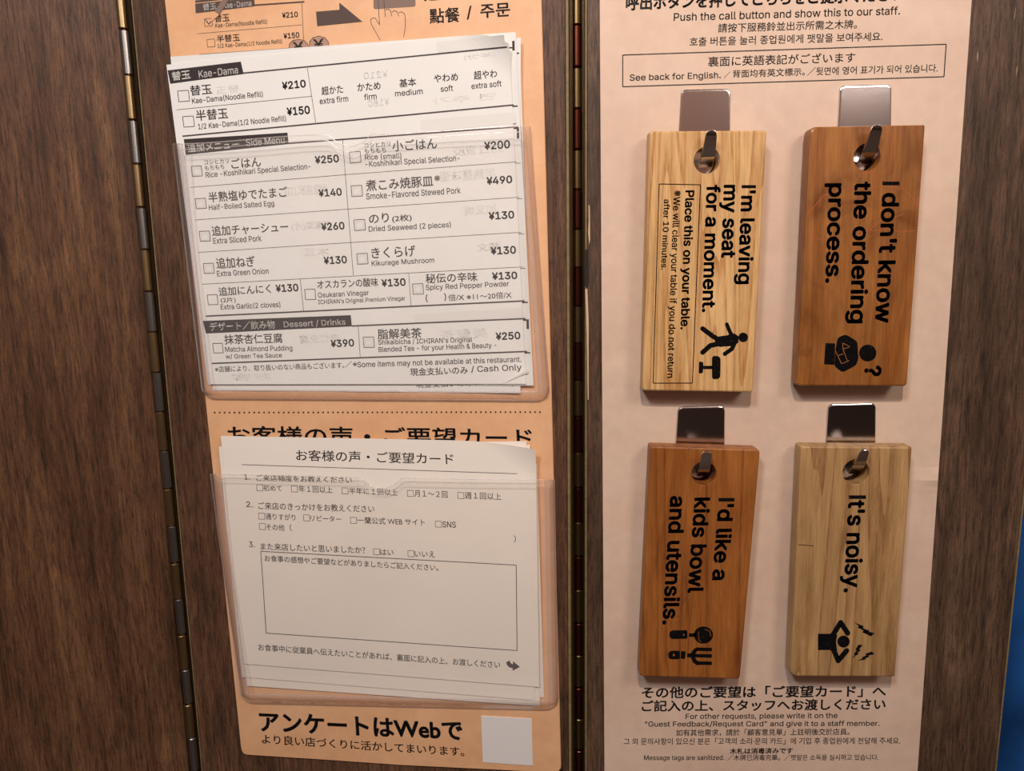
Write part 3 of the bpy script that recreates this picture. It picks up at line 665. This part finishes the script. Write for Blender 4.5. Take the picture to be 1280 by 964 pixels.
# ------------------------------------------------------------------ clear pockets
def pocket(q, notch, label, depth, topmax):
    """q TL TR BR BL ; notch = list of (x, y) along the top edge between the corners"""
    top = [q[0]] + notch + [q[1]]
    def ytop(x):
        for a_, b_ in zip(top, top[1:]):
            if a_[0] <= x <= b_[0]: t = (x - a_[0]) / (b_[0] - a_[0]); t2 = t * t * (3 - 2 * t) if abs(b_[1] - a_[1]) > 6 else t; return a_[1] + (b_[1] - a_[1]) * t2
        return top[-1][1]
    n, m = 90, 60
    def hp(u, v):
        e = min(u * 1.0, (1 - u) * 1.0) * (q[1][0] - q[0][0]); eb = (1 - v) * (q[2][1] - q[1][1]); e = min(e, eb)
        s_ = max(0, min(1, (e - 1) / 8)); s_ = s_ * s_ * (3 - 2 * s_)
        return .0015 + depth * s_ + topmax * (1 - v) ** 3 * s_
    def pos(u, v):
        xb = q[3][0] + (q[2][0] - q[3][0]) * u; yb = q[3][1] + (q[2][1] - q[3][1]) * u + 0
        rr = 16.0; ee = min(u, 1 - u) * (q[2][0] - q[3][0])
        if ee < rr: yb -= rr - math.sqrt(max(0, rr * rr - (rr - ee) ** 2))
        xt = q[0][0] + (q[1][0] - q[0][0]) * u; yt = ytop(xt)
        return xt + (xb - xt) * v, yt + (yb - yt) * v
    base = PM.at(*pos(.5, 1), .0015)
    r = empty('clear_pocket', base, label, 'pocket', 'clear pockets on the orange card')
    mb = MB(); vs = []; fs = []
    for j in range(m + 1):
        for i in range(n + 1):
            x, y = pos(i / n, j / m); vs.append(PM.at(x, y, hp(i / n, j / m)))
    for j in range(m):
        for i in range(n): a_ = j * (n + 1) + i; fs.append((a_, a_ + n + 1, a_ + n + 2, a_ + 1))
    mb.add(vs, fs); mb.build('vinyl_front', m_plastic, r, smooth=True)
    # the flat weld around the sides and the bottom: a second, thicker layer of vinyl
    mb = MB(); wd = 13.0; wu = wd / (q[1][0] - q[0][0]); wv = wd / (q[2][1] - q[1][1]); vs = []; fs = []
    T = [(k / 50 * (1 - wv), 0) for k in range(51)]
    loop_o = [(0, v) for v, _ in T] + [(0, 1)] + [(k / 50, 1) for k in range(1, 50)] + [(1, 1)] + [(1, v) for v, _ in reversed(T)]
    loop_i = [(wu, v) for v, _ in T] + [(wu, 1 - wv)] + [(wu + (1 - 2 * wu) * k / 50, 1 - wv) for k in range(1, 50)] + [(1 - wu, 1 - wv)] + [(1 - wu, v) for v, _ in reversed(T)]
    K = 5
    for (u0, v0), (u1, v1) in zip(loop_o, loop_i):
        for k in range(K + 1):
            t = k / K; u, v = u0 + (u1 - u0) * t, v0 + (v1 - v0) * t
            vs.append(PM.at(*pos(u, v), .0016 + (hp(u1, v1) - .0014) * math.sin(t * math.pi / 2) + .0006 * math.sin(math.pi * t)))
    for a_ in range(len(loop_o) - 1):
        for k in range(K): b_ = a_ * (K + 1) + k; fs.append((b_, b_ + K + 1, b_ + K + 2, b_ + 1))
    mb.add(vs, fs); mb.build('weld_rim', m_rim, r, smooth=True)
    # welded seams: rounded beads along the sides, the bottom and the lip
    def bead(pts, rad, name, mat, flat=.35):
        mb = MB(); k = 8; vs = []; fs = []
        for i, p in enumerate(pts):
            t = (pts[min(i + 1, len(pts) - 1)] - pts[max(i - 1, 0)]).normalized(); s_ = t.cross(PM.n).normalized()
            for a_ in range(k):
                an = 2 * math.pi * a_ / k; vs.append(p + s_ * rad * math.cos(an) + PM.n * rad * flat * math.sin(an))
            if i:
                for a_ in range(k): b_ = (a_ + 1) % k; fs.append(((i - 1) * k + a_, (i - 1) * k + b_, i * k + b_, i * k + a_))
        mb.add(vs, fs); mb.build(name, mat, r, smooth=True)
    def track(ins, v0=0):
        du = ins / (q[1][0] - q[0][0]); dv = ins / (q[2][1] - q[1][1]); P = []
        N_ = 40
        for j in range(N_ + 1): P.append((du, v0 + (1 - dv - v0) * j / N_))
        for i in range(1, N_ + 1): P.append((du + (1 - 2 * du) * i / N_, 1 - dv))
        for j in range(1, N_ + 1): P.append((1 - du, (1 - dv) - (1 - dv - v0) * j / N_))
        return [PM.at(*pos(u, v), hp(u, v) + .0001) for u, v in P]
    bead(track(1.0), .00045, 'seam_bead', m_seam)
    bead(track(12), .00035, 'seam_bead', m_seam)
    lip = [PM.at(*pos(i / 90, 0), hp(i / 90, 0)) for i in range(91)]
    bead(lip, .00026, 'lip_bead', m_seam)
    lip = []
    for i in range(2, 89):
        x, y = pos(i / 90, 0); lip.append(PM.at(x, y + 7, hp(i / 90, .02)))
    bead(lip, .00022, 'lip_bead', m_seam)
    return r
pocket([(215.5, 180), (663, 158), (687, 502), (252, 499)], [(408, 168.5), (424, 179), (438, 184), (452, 179), (466, 167.5)], 'upper clear vinyl pocket holding the order slips', .0046, .0042)
pocket([(262, 593), (693.5, 600.5), (698, 889), (300, 880)], [(449, 597), (466, 609), (480, 611.5), (492, 607), (503, 598)], 'lower clear vinyl pocket holding the feedback cards', .0046, .0015)

# ------------------------------------------------------------------ peach sign
HS = .0008
sR = Surf(PR, [(750, 0), (1214.7, 0), (1147, 964), (755.5, 964)], HS)
def hsign(x, y):
    b = .0011 * math.exp(-((x - 1175) / 28) ** 2 - ((y - 598 - (1175 - x) * .12) / 9) ** 2)
    b += .00035 * math.sin(y * .011 + x * .004) ** 2 + .0003 * math.exp(-((y - 330) / 60) ** 2 - ((x - 985) / 14) ** 2)
    return HS + b
sR = Surf(PR, [(749.3, -70), (1219.6, -70), (1143, 1020), (756, 1020)], hsign)
sign = sheet('message_sign', sR, m_sign, 'tall peach laminated sign in four languages behind the wooden tags', 'sign', None, 60, 130, thick=.0006)
mb = MB()
for a_ in [('呼出ボタンを押してこちらをご提示ください', 782, 13.5, 1129, 1.5, 19, .03), ('その他のご要望は「ご要望カード」へ', 801.9, 873.5, 1107.4, 871.5, 15, .02), ('ご記入の上、スタッフへお渡しください', 801.9, 890, 1106.9, 887.5, 14.5, .02), ('木札は消毒済みです', 912.2, 943, 991, 942.3, 7.6, .02)]:
    text(mb, sR, *a_[:6], bold=a_[6])
mb.build('printed_headings', m_ink, sign)
mb = MB()
for a_ in [('Push the call button and show this to our staff.', 842, 26.5, 1125, 18.3, 10.5), ('請按下服務鈴並出示所需之木牌。', 897.5, 40.8, 1071.3, 35.8, 11.5), ('호출 버튼을 눌러 종업원에게 팻말을 보여주세요.', 861.9, 58, 1103, 51, 11.2),
           ('裏面に英語表記がございます', 884.8, 83.6, 1069, 78, 13), ('See back for English.', 787, 103.3, 901, 99.9, 10.5), ('／', 905, 97.5, 913, 97.2, 8), ('背面均有英文標示。', 915.5, 97.3, 1006, 94.5, 10), ('／뒷면에 영어 표기가 되어 있습니다.', 1009, 94.6, 1172, 90.2, 10.5),
           ('For other requests, please write it on the', 856.9, 900.8, 1046.9, 899.6, 8.6), ('"Guest Feedback/Request Card" and give it to a staff member.', 806, 910.4, 1099.4, 909.4, 8.6),
           ('如有其他需求，請於「顧客意見單」上註明後交於店員。', 845, 920.6, 1061.9, 919.2, 8.6), ('그 외 문의사항이 있으신 분은「고객의 소리·문의 카드」에 기입 후 종업원에게 전달해 주세요.', 779.5, 931.4, 1125.3, 930.3, 8.6),
           ('Message tags are sanitized.', 805, 952.2, 905.5, 951.9, 8), ('／木牌已消毒完畢。／팻말은 소독을 실시하고 있습니다.', 909, 951, 1098, 950.6, 7.6)]:
    text(mb, sR, *a_, bold=.004)
path(mb, sR, [(778.4, 68.8), (1182.8, 55.3), (1180, 95.9), (778.4, 108.4)], 1.3, close=True)
mb.build('printed_text', m_ink, sign)

# ------------------------------------------------------------------ hooks and wooden tags
TH, TB = .0112, .0042                       # front and back of a tag above the panel
def rounded(q, r, k=5):
    out = []
    for i, p in enumerate(q):
        a_, b_ = Vector(q[i - 1]), Vector(q[(i + 1) % len(q)]); p = Vector(p); ri = r[i] if isinstance(r, (list, tuple)) else r
        A, B = p + (a_ - p).normalized() * ri, p + (b_ - p).normalized() * ri
        for j in range(k + 1): t = j / k; out.append(tuple((A * (1 - t) ** 2 + p * 2 * t * (1 - t) + B * t * t)))
    return out
def resample(q, step):
    out = []
    for i, p in enumerate(q):
        n_ = q[(i + 1) % len(q)]; L = math.hypot(n_[0] - p[0], n_[1] - p[1]); k = max(1, int(L / step))
        out += [(p[0] + (n_[0] - p[0]) * j / k, p[1] + (n_[1] - p[1]) * j / k) for j in range(k)]
    return out
def hook(x0, x1, ytop, tip, bot, back, label, w0=.0056, w1=.0042):
    """stainless plate stuck to the sign, with a tongue bent out and up through the tag's hole"""
    h0 = HS + .0012
    yb = back[1] + 12
    root = empty('wall_hook', PR.at((x0 + x1) / 2, yb, h0), label, 'hook', 'steel hooks on the peach sign')
    A = rounded([(x0 + 2.5, ytop + .7), (x1 - .5, ytop - .7), (x1 + 2.5 - 4, yb), (x0 - 3.5, yb)], [7, 7, 2, 2], 6)
    P = [PR.at(x, y, h0) for x, y in A]; c = sum(P, Vector()) / len(P); k = len(P)
    mb = MB(); rings = []
    for ins_, dep in ((.0011, 0), (.0006, .00005), (.0003, .00018), (.0001, .0004), (0, .0007), (0, .0011)):
        rings.append([p + (c - p).normalized() * ins_ + Vector((0, dep, 0)) for p in P])
    vs = [v for r_ in rings for v in r_]; fs = [tuple(range(k)), tuple(reversed(range(5 * k, 6 * k)))]
    for r_ in range(5):
        for i in range(k): j = (i + 1) % k; fs.append((r_ * k + i, (r_ + 1) * k + i, (r_ + 1) * k + j, r_ * k + j))
    mb.add(vs, fs); o = mb.build('plate', m_steel, root, recalc=True)
    # tongue: centre line given at three depths, swept with a thin rectangular section
    Pb = PR.at(*back, .0020); Pf = PR.at(*bot, .0120); Pt = PR.at(*tip, .0172)
    cen = []
    for t in (0, .4, .8): cen.append((Pb.lerp(Pf, t), w0))
    B0, B1 = Pb.lerp(Pf, .9), Pf.lerp(Pt, .12)
    for t in (.0, .25, .5, .75, 1): cen.append((B0 * (1 - t) ** 2 + Pf * 2 * t * (1 - t) + B1 * t * t, w0))
    for t in (.35, .6, .8): cen.append((Pf.lerp(Pt, t) + Vector((0, -.0004 * math.sin(t * 3), 0)), w0 + (w1 - w0) * t))
    for t, f in ((.90, .93), (.95, .78), (.985, .5), (1.0, .2)): cen.append((Pf.lerp(Pt, t), w1 * f))
    vs = []; fs = []; t_ = .0009
    for i, (p, w) in enumerate(cen):
        d = (cen[min(i + 1, len(cen) - 1)][0] - cen[max(i - 1, 0)][0]).normalized()
        sd = Vector((1, 0, 0)); sd = (sd - d * sd.dot(d)).normalized(); nn = sd.cross(d)
        for sx, sn in ((-1, 1), (1, 1), (1, -1), (-1, -1)): vs.append(p + sd * sx * w / 2 + nn * sn * t_ / 2)
        if i:
            for k in range(4): kk = (k + 1) % 4; fs.append(((i - 1) * 4 + k, i * 4 + k, i * 4 + kk, (i - 1) * 4 + kk))
    fs += [(0, 1, 2, 3), tuple(len(vs) - 4 + k for k in (3, 2, 1, 0))]
    mb = MB(); mb.add(vs, fs); o = mb.build('tongue', m_steel, root, recalc=True)
    bv = o.modifiers.new('bevel', 'BEVEL'); bv.width = .0002; bv.segments = 2; bv.limit_method = 'ANGLE'
    return root
def wtag(q, hole, mat, label, radii, bow=None):
    pts = resample(rounded(q, radii, 4), 40)
    front = [PR.at(x, y, TH) for x, y in pts]; n = PR.n; c = sum(front, Vector()) / len(front)
    base = PR.at((q[2][0] + q[3][0]) / 2, (q[2][1] + q[3][1]) / 2, (TH + TB) / 2)
    root = empty('wooden_tag', base, label, 'tag', 'wooden message tags on the peach sign')
    bev = .0007; k = len(front)
    def ins(p, f): 
        d = c - p; d = Vector((math.copysign(1, d.x) if abs(d.x) > .015 else d.x / .015, 0, math.copysign(1, d.z) if abs(d.z) > .045 else d.z / .045)); return p + d * f
    f0 = [ins(p, bev) for p in front]; r1 = [p + Vector((0, bev * .35, 0)) + (ins(p, bev) - p) * .3 for p in front]; r2 = [p - n * bev for p in front]; r3 = [p - n * (TH - TB) for p in front]
    hc = PR.at(hole[0], hole[1], TH); rad = (PR.at(hole[0] + hole[2], hole[1], TH) - hc).length
    K = 40; cir = lambda r_, dep: [hc + Vector((math.cos(2 * math.pi * i / K) * r_, dep, math.sin(2 * math.pi * i / K) * r_)) for i in range(K)]
    bm = bmesh.new()
    rings = [[bm.verts.new(p) for p in L] for L in (f0, r1, r2, r3)]
    hr = [[bm.verts.new(p) for p in L] for L in (cir(rad + .0002, 0), cir(rad, .0003), cir(rad, TH - TB))]
    for RR in (rings, hr):
        for a_, b_ in zip(RR, RR[1:]):
            for i in range(len(a_)): j = (i + 1) % len(a_); bm.faces.new((a_[i], b_[i], b_[j], a_[j]))
    for outer, inner in ((rings[0], hr[0]), (rings[-1], hr[-1])):
        es = []
        for L in (outer, inner):
            for i in range(len(L)):
                e = bm.edges.get((L[i], L[(i + 1) % len(L)])); es.append(e or bm.edges.new((L[i], L[(i + 1) % len(L)])))
        bmesh.ops.triangle_fill(bm, use_beauty=True, use_dissolve=False, edges=es)
    bmesh.ops.recalc_face_normals(bm, faces=bm.faces)
    me = bpy.data.meshes.new('board'); bm.to_mesh(me); bm.free(); me.materials.append(mat)
    o = bpy.data.objects.new('board', me); col.objects.link(o); o.parent = root; o.location = -base
    return root
hook(849, 914, 110.8, (889.5, 162.5), (885, 196), (881, 208), 'steel hook at the upper left, above the pale ash tag')
hook(1048, 1115.5, 105.5, (1097, 156), (1086.5, 190), (1080, 204), 'steel hook at the upper right, above the reddish brown tag')
hook(845, 907, 508, (883.5, 565), (880, 588), (878, 594), 'steel hook at the lower left, above the chestnut brown tag', .0050, .0044)
hook(1033, 1096, 504.5, (1081, 562), (1073, 582), (1068, 591), 'steel hook at the lower right, above the pale striped tag', .0052, .0038)
def sT(q): return Surf(PR, q, TH)
UPR = Vector((1, -.01))
def letter_i(root, sf, xb, y, cap, w):
    mb = MB(); poly(mb, sf, [(xb, y), (xb + cap, y), (xb + cap, y + w), (xb, y + w)]); mb.build('lettering', m_tagink, root)
def tagtext(root, sf, lines, bold=.034, name='lettering'):
    for a_ in lines:
        mb = MB(); text(mb, sf, a_[0], a_[1], a_[2], a_[3], a_[4], a_[5], bold=a_[6] if len(a_) > 6 else bold, up=UPR); mb.build(name, m_tagink, root)
# --- tag A
q = [(812, 164), (958.5, 163), (941.5, 490.5), (803, 488.5)]; sf = sT(q)
tA = wtag(q, (883.7, 200.6, 16.2), m_tagA, 'pale ash wooden tag reading I\'m leaving my seat for a moment', [3, 3, 4, 4])
def tl(s_, base0, y0, base1, y1, cap, bold=.03, desc=False, asc=True):
    """rotated line: base0/base1 = x of the baseline at both ends; cap = cap height in px"""
    dn = cap * .285 if desc else 0
    hgt = (cap * 1.04 if asc else cap * .77) + dn
    return (s_, base0 - dn, y0, base1 - dn, y1, hgt, bold)
tagtext(tA, sf, [tl("'m leaving", 926.8, 238, 922, 355.5, 18, desc=True), tl('my seat', 904.6, 231, 901.3, 322.6, 17, desc=True), tl('for a moment.', 883, 231, 877, 390.5, 17.5),
                 tl('Place this on your table.', 857, 238, 850.7, 412, 11, .028, True), ('※', 843, 238, 843, 245.5, 8, .01), tl('We will clear your table if you do not return', 842, 246, 834, 472.5, 8.4, .012, True), tl('after 10 minutes.', 830, 249, 826, 337.6, 7.6, .012)])
mb = MB(); path(mb, sf, [(824, 230), (875.6, 231), (865.5, 479), (816.3, 479)], 1.1, close=True)
def zz(ox, oy, s=4.82): return lambda *L: [(ox + x / s, oy + y / s) for x, y in L]
z5 = zz(780, 320)
def strokes(mb, sf, L, w): path(mb, sf, L, w)
disc(mb, sf, 929, 421.8, 6, 6)
poly(mb, sf, z5((690, 485), (690, 520), (668, 540), (640, 543), (575, 548), (548, 520), (548, 490), (590, 482), (622, 478), (640, 468), (668, 468)), EPS * 1.5)
path(mb, sf, z5((655, 482), (640, 462), (620, 412)), 4.8, e=EPS * 1.2); path(mb, sf, z5((672, 515), (650, 560), (608, 590)), 5.2, e=EPS * 1.2)
path(mb, sf, z5((570, 505), (530, 480), (474, 438)), 6, e=EPS * 1.2); path(mb, sf, z5((575, 528), (520, 540), (474, 581)), 6, e=EPS * 1.2)
poly(mb, sf, rounded(z5((530, 600), (582, 606), (580, 740), (530, 745)), 4.5, 5)); line(mb, sf, 879, 459.4, 891, 459.4, 4.2)
poly(mb, sf, rounded(z5((452, 635), (478, 640), (476, 705), (450, 710)), 1.8, 4))
mb.build('pictogram', m_tagink, tA)
# --- tag B
q = [(1013, 158.5), (1157, 156), (1134, 483), (996, 482.5)]; sf = sT(q)
tB = wtag(q, (1084, 196.4, 16.5), m_tagB, 'reddish brown wooden tag reading I don\'t know the ordering process', [9, 2, 5, 5])
tagtext(tB, sf, [tl("don't know", 1102.5, 241, 1093, 404, 21.5), tl('the ordering', 1068.5, 227, 1062, 404.6, 21, desc=True), tl('process.', 1036.5, 229, 1032, 354, 20.5, desc=True, asc=False), tl('?', 1080.5, 457, 1080, 470.6, 21, .035)])
mb = MB(); z6 = zz(970, 320)
poly(mb, sf, z6((298, 525), (357, 527), (352, 656), (290, 653))); disc(mb, sf, 1084.7, 441.4, 10.8, 10.6)
poly(mb, sf, rounded(z6((357, 570), (372, 492), (420, 472), (490, 515), (497, 620), (482, 660), (400, 702), (352, 665)), 3.5, 4))
mb.build('pictogram', m_tagink, tB)
mb = MB()
for L in (z6((402, 525), (447, 547), (404, 562), (402, 525)), z6((357, 570), (395, 650), (440, 630)), z6((404, 562), (432, 640)), z6((404, 590), (375, 600))): path(mb, sf, L, .8, e=EPS * 2)
mb.build('pictogram_lines', m_tagB, tB)
m_scr = plain('reddish_stain', (.42, .10, .03, 1), .5)
mb = MB()
for L in ([(1008, 270), (1030, 244), (1060, 236), (1100, 232), (1128, 236), (1140, 246), (1148, 258)], [(1070, 226), (1076, 218), (1084, 215), (1092, 219), (1098, 228)], [(1080, 290), (1110, 286), (1126, 290), (1144, 288)], [(1012, 280), (1014, 296), (1028, 300), (1050, 300), (1082, 293), (1100, 276), (1130, 268)]):
    path(mb, sf, L, .7, e=EPS * .5)
mb.build('stain_line', m_scr, tB)
# --- tag C
q = [(813, 558), (950.5, 562), (925, 849.5), (799, 846)]; sf = sT(q)
tC = wtag(q, (880, 592, 15.2), m_tagC, 'chestnut brown wooden tag asking for a kids bowl and utensils', [3, 6, 4, 5])
tagtext(tC, sf, [tl("'d like a", 897.6, 630, 889.5, 725.6, 20), tl('kids bowl', 867.8, 622, 859, 741.6, 20), tl('and utensils.', 837.5, 620, 827.5, 781, 20)])
mb = MB(); z3 = zz(770, 670)
poly(mb, sf, rounded(z3((322, 570), (430, 568), (430, 620), (322, 622)), [5, 2, 2, 5], 5)); line(mb, sf, *z3((440, 598))[0], *z3((480, 598))[0], 4.5)
disc(mb, sf, 879.3, 794, 12, 10.8)
poly(mb, sf, rounded(z3((315, 693), (385, 692), (385, 743), (315, 744)), [5, 2, 2, 5], 5)); poly(mb, sf, z3((392, 694), (420, 696), (416, 742), (390, 740)))
line(mb, sf, *z3((428, 720))[0], *z3((480, 720))[0], 5)
path(mb, sf, z3((480, 688), (466, 704), (462, 728), (474, 755), (492, 768)), 5)
for y in (683, 722, 766): line(mb, sf, *z3((480, y))[0], *z3((578, y + 2))[0], 4.4)
mb.build('pictogram', m_tagink, tC)
mb = MB(); path(mb, sf, z3((535, 562), (565, 575), (572, 605)), .8, e=EPS * 2); path(mb, sf, z3((497, 575), (500, 630), (512, 638)), .6, e=EPS * 2); disc(mb, sf, *z3((408, 596))[0], 1.1, 1.1, EPS * 2); disc(mb, sf, *z3((348, 718))[0], 1.4, 1.4, EPS * 2)
path(mb, sf, z3((505, 700), (560, 702)), .8, e=EPS * 2)
mb.build('pictogram_lines', m_tagC, tC)
# --- tag D
q = [(1001, 558), (1140.5, 559), (1119, 846.5), (988, 846)]; sf = sT(q)
tD = wtag(q, (1070, 590.3, 16.5), m_tagD, 'pale striped wooden tag reading It\'s noisy', [3, 2, 2, 9])
tagtext(tD, sf, [tl("t's noisy.", 1060.8, 625.5, 1054.8, 741, 21, desc=True)])
letter_i(tA, sT(None), 927, 231.4, 18, 3.9); letter_i(tB, sT(None), 1103, 227, 21.5, 4.6); letter_i(tC, sT(None), 898, 622.6, 20, 4.4); letter_i(tD, sT(None), 1061, 619.3, 21.5, 4.5)
mb = MB(); z4 = zz(970, 670)
poly(mb, sf, z4((253, 590), (325, 590), (355, 570), (368, 600), (362, 640), (368, 690), (350, 708), (325, 688), (253, 688))); disc(mb, sf, *z4((407, 637))[0], 7.7, 7.5)
path(mb, sf, z4((340, 602), (390, 522), (432, 586)), 6.4, e=EPS * 1.3); path(mb, sf, z4((345, 680), (375, 752), (426, 692)), 6.4, e=EPS * 1.3)
for L in (((468, 520), (528, 544), (524, 556), (560, 570), (562, 578), (594, 586), (572, 606), (520, 580), (528, 570), (492, 552), (500, 543)),
          ((522, 657), (497, 656), (478, 686), (487, 690), (468, 712), (476, 715), (455, 738), (497, 712), (492, 704), (510, 690), (502, 682)),
          ((594, 712), (576, 697), (536, 712), (545, 720), (516, 733), (522, 738), (490, 752), (540, 746), (538, 738), (562, 730), (556, 722))):
    poly(mb, sf, z4(*L))
mb.build('pictogram', m_tagink, tD)
mb = MB(); line(mb, sf, 998, 681, 1017, 682.5, .8, e=EPS); mb.build('scratch', m_black, tD)

# ------------------------------------------------------------------ blue cloth behind the right edge
mb = MB(); vs = []; fs = []; n, m = 40, 60
for j in range(m + 1):
    for i in range(n + 1):
        x = .19 + .22 * i / n; z = ZB + (.02 - ZB) * j / m + .012 * math.sin(i * .4)
        y = .09 + .010 * math.sin(i * .9 + j * .10) + .008 * noise.noise(Vector((i * .12, j * .10, 3))) * 2
        vs.append(Vector((x, y, z)))
for j in range(m):
    for i in range(n): a_ = j * (n + 1) + i; fs.append((a_, a_ + 1, a_ + n + 2, a_ + n + 1))
mb.add(vs, fs); o = mb.build('blue_cloth', m_blue, None, smooth=True)
so = o.modifiers.new('thickness', 'SOLIDIFY'); so.thickness = .002
tag(o, 'blue cloth behind the lower right edge of the right panel', 'cloth')
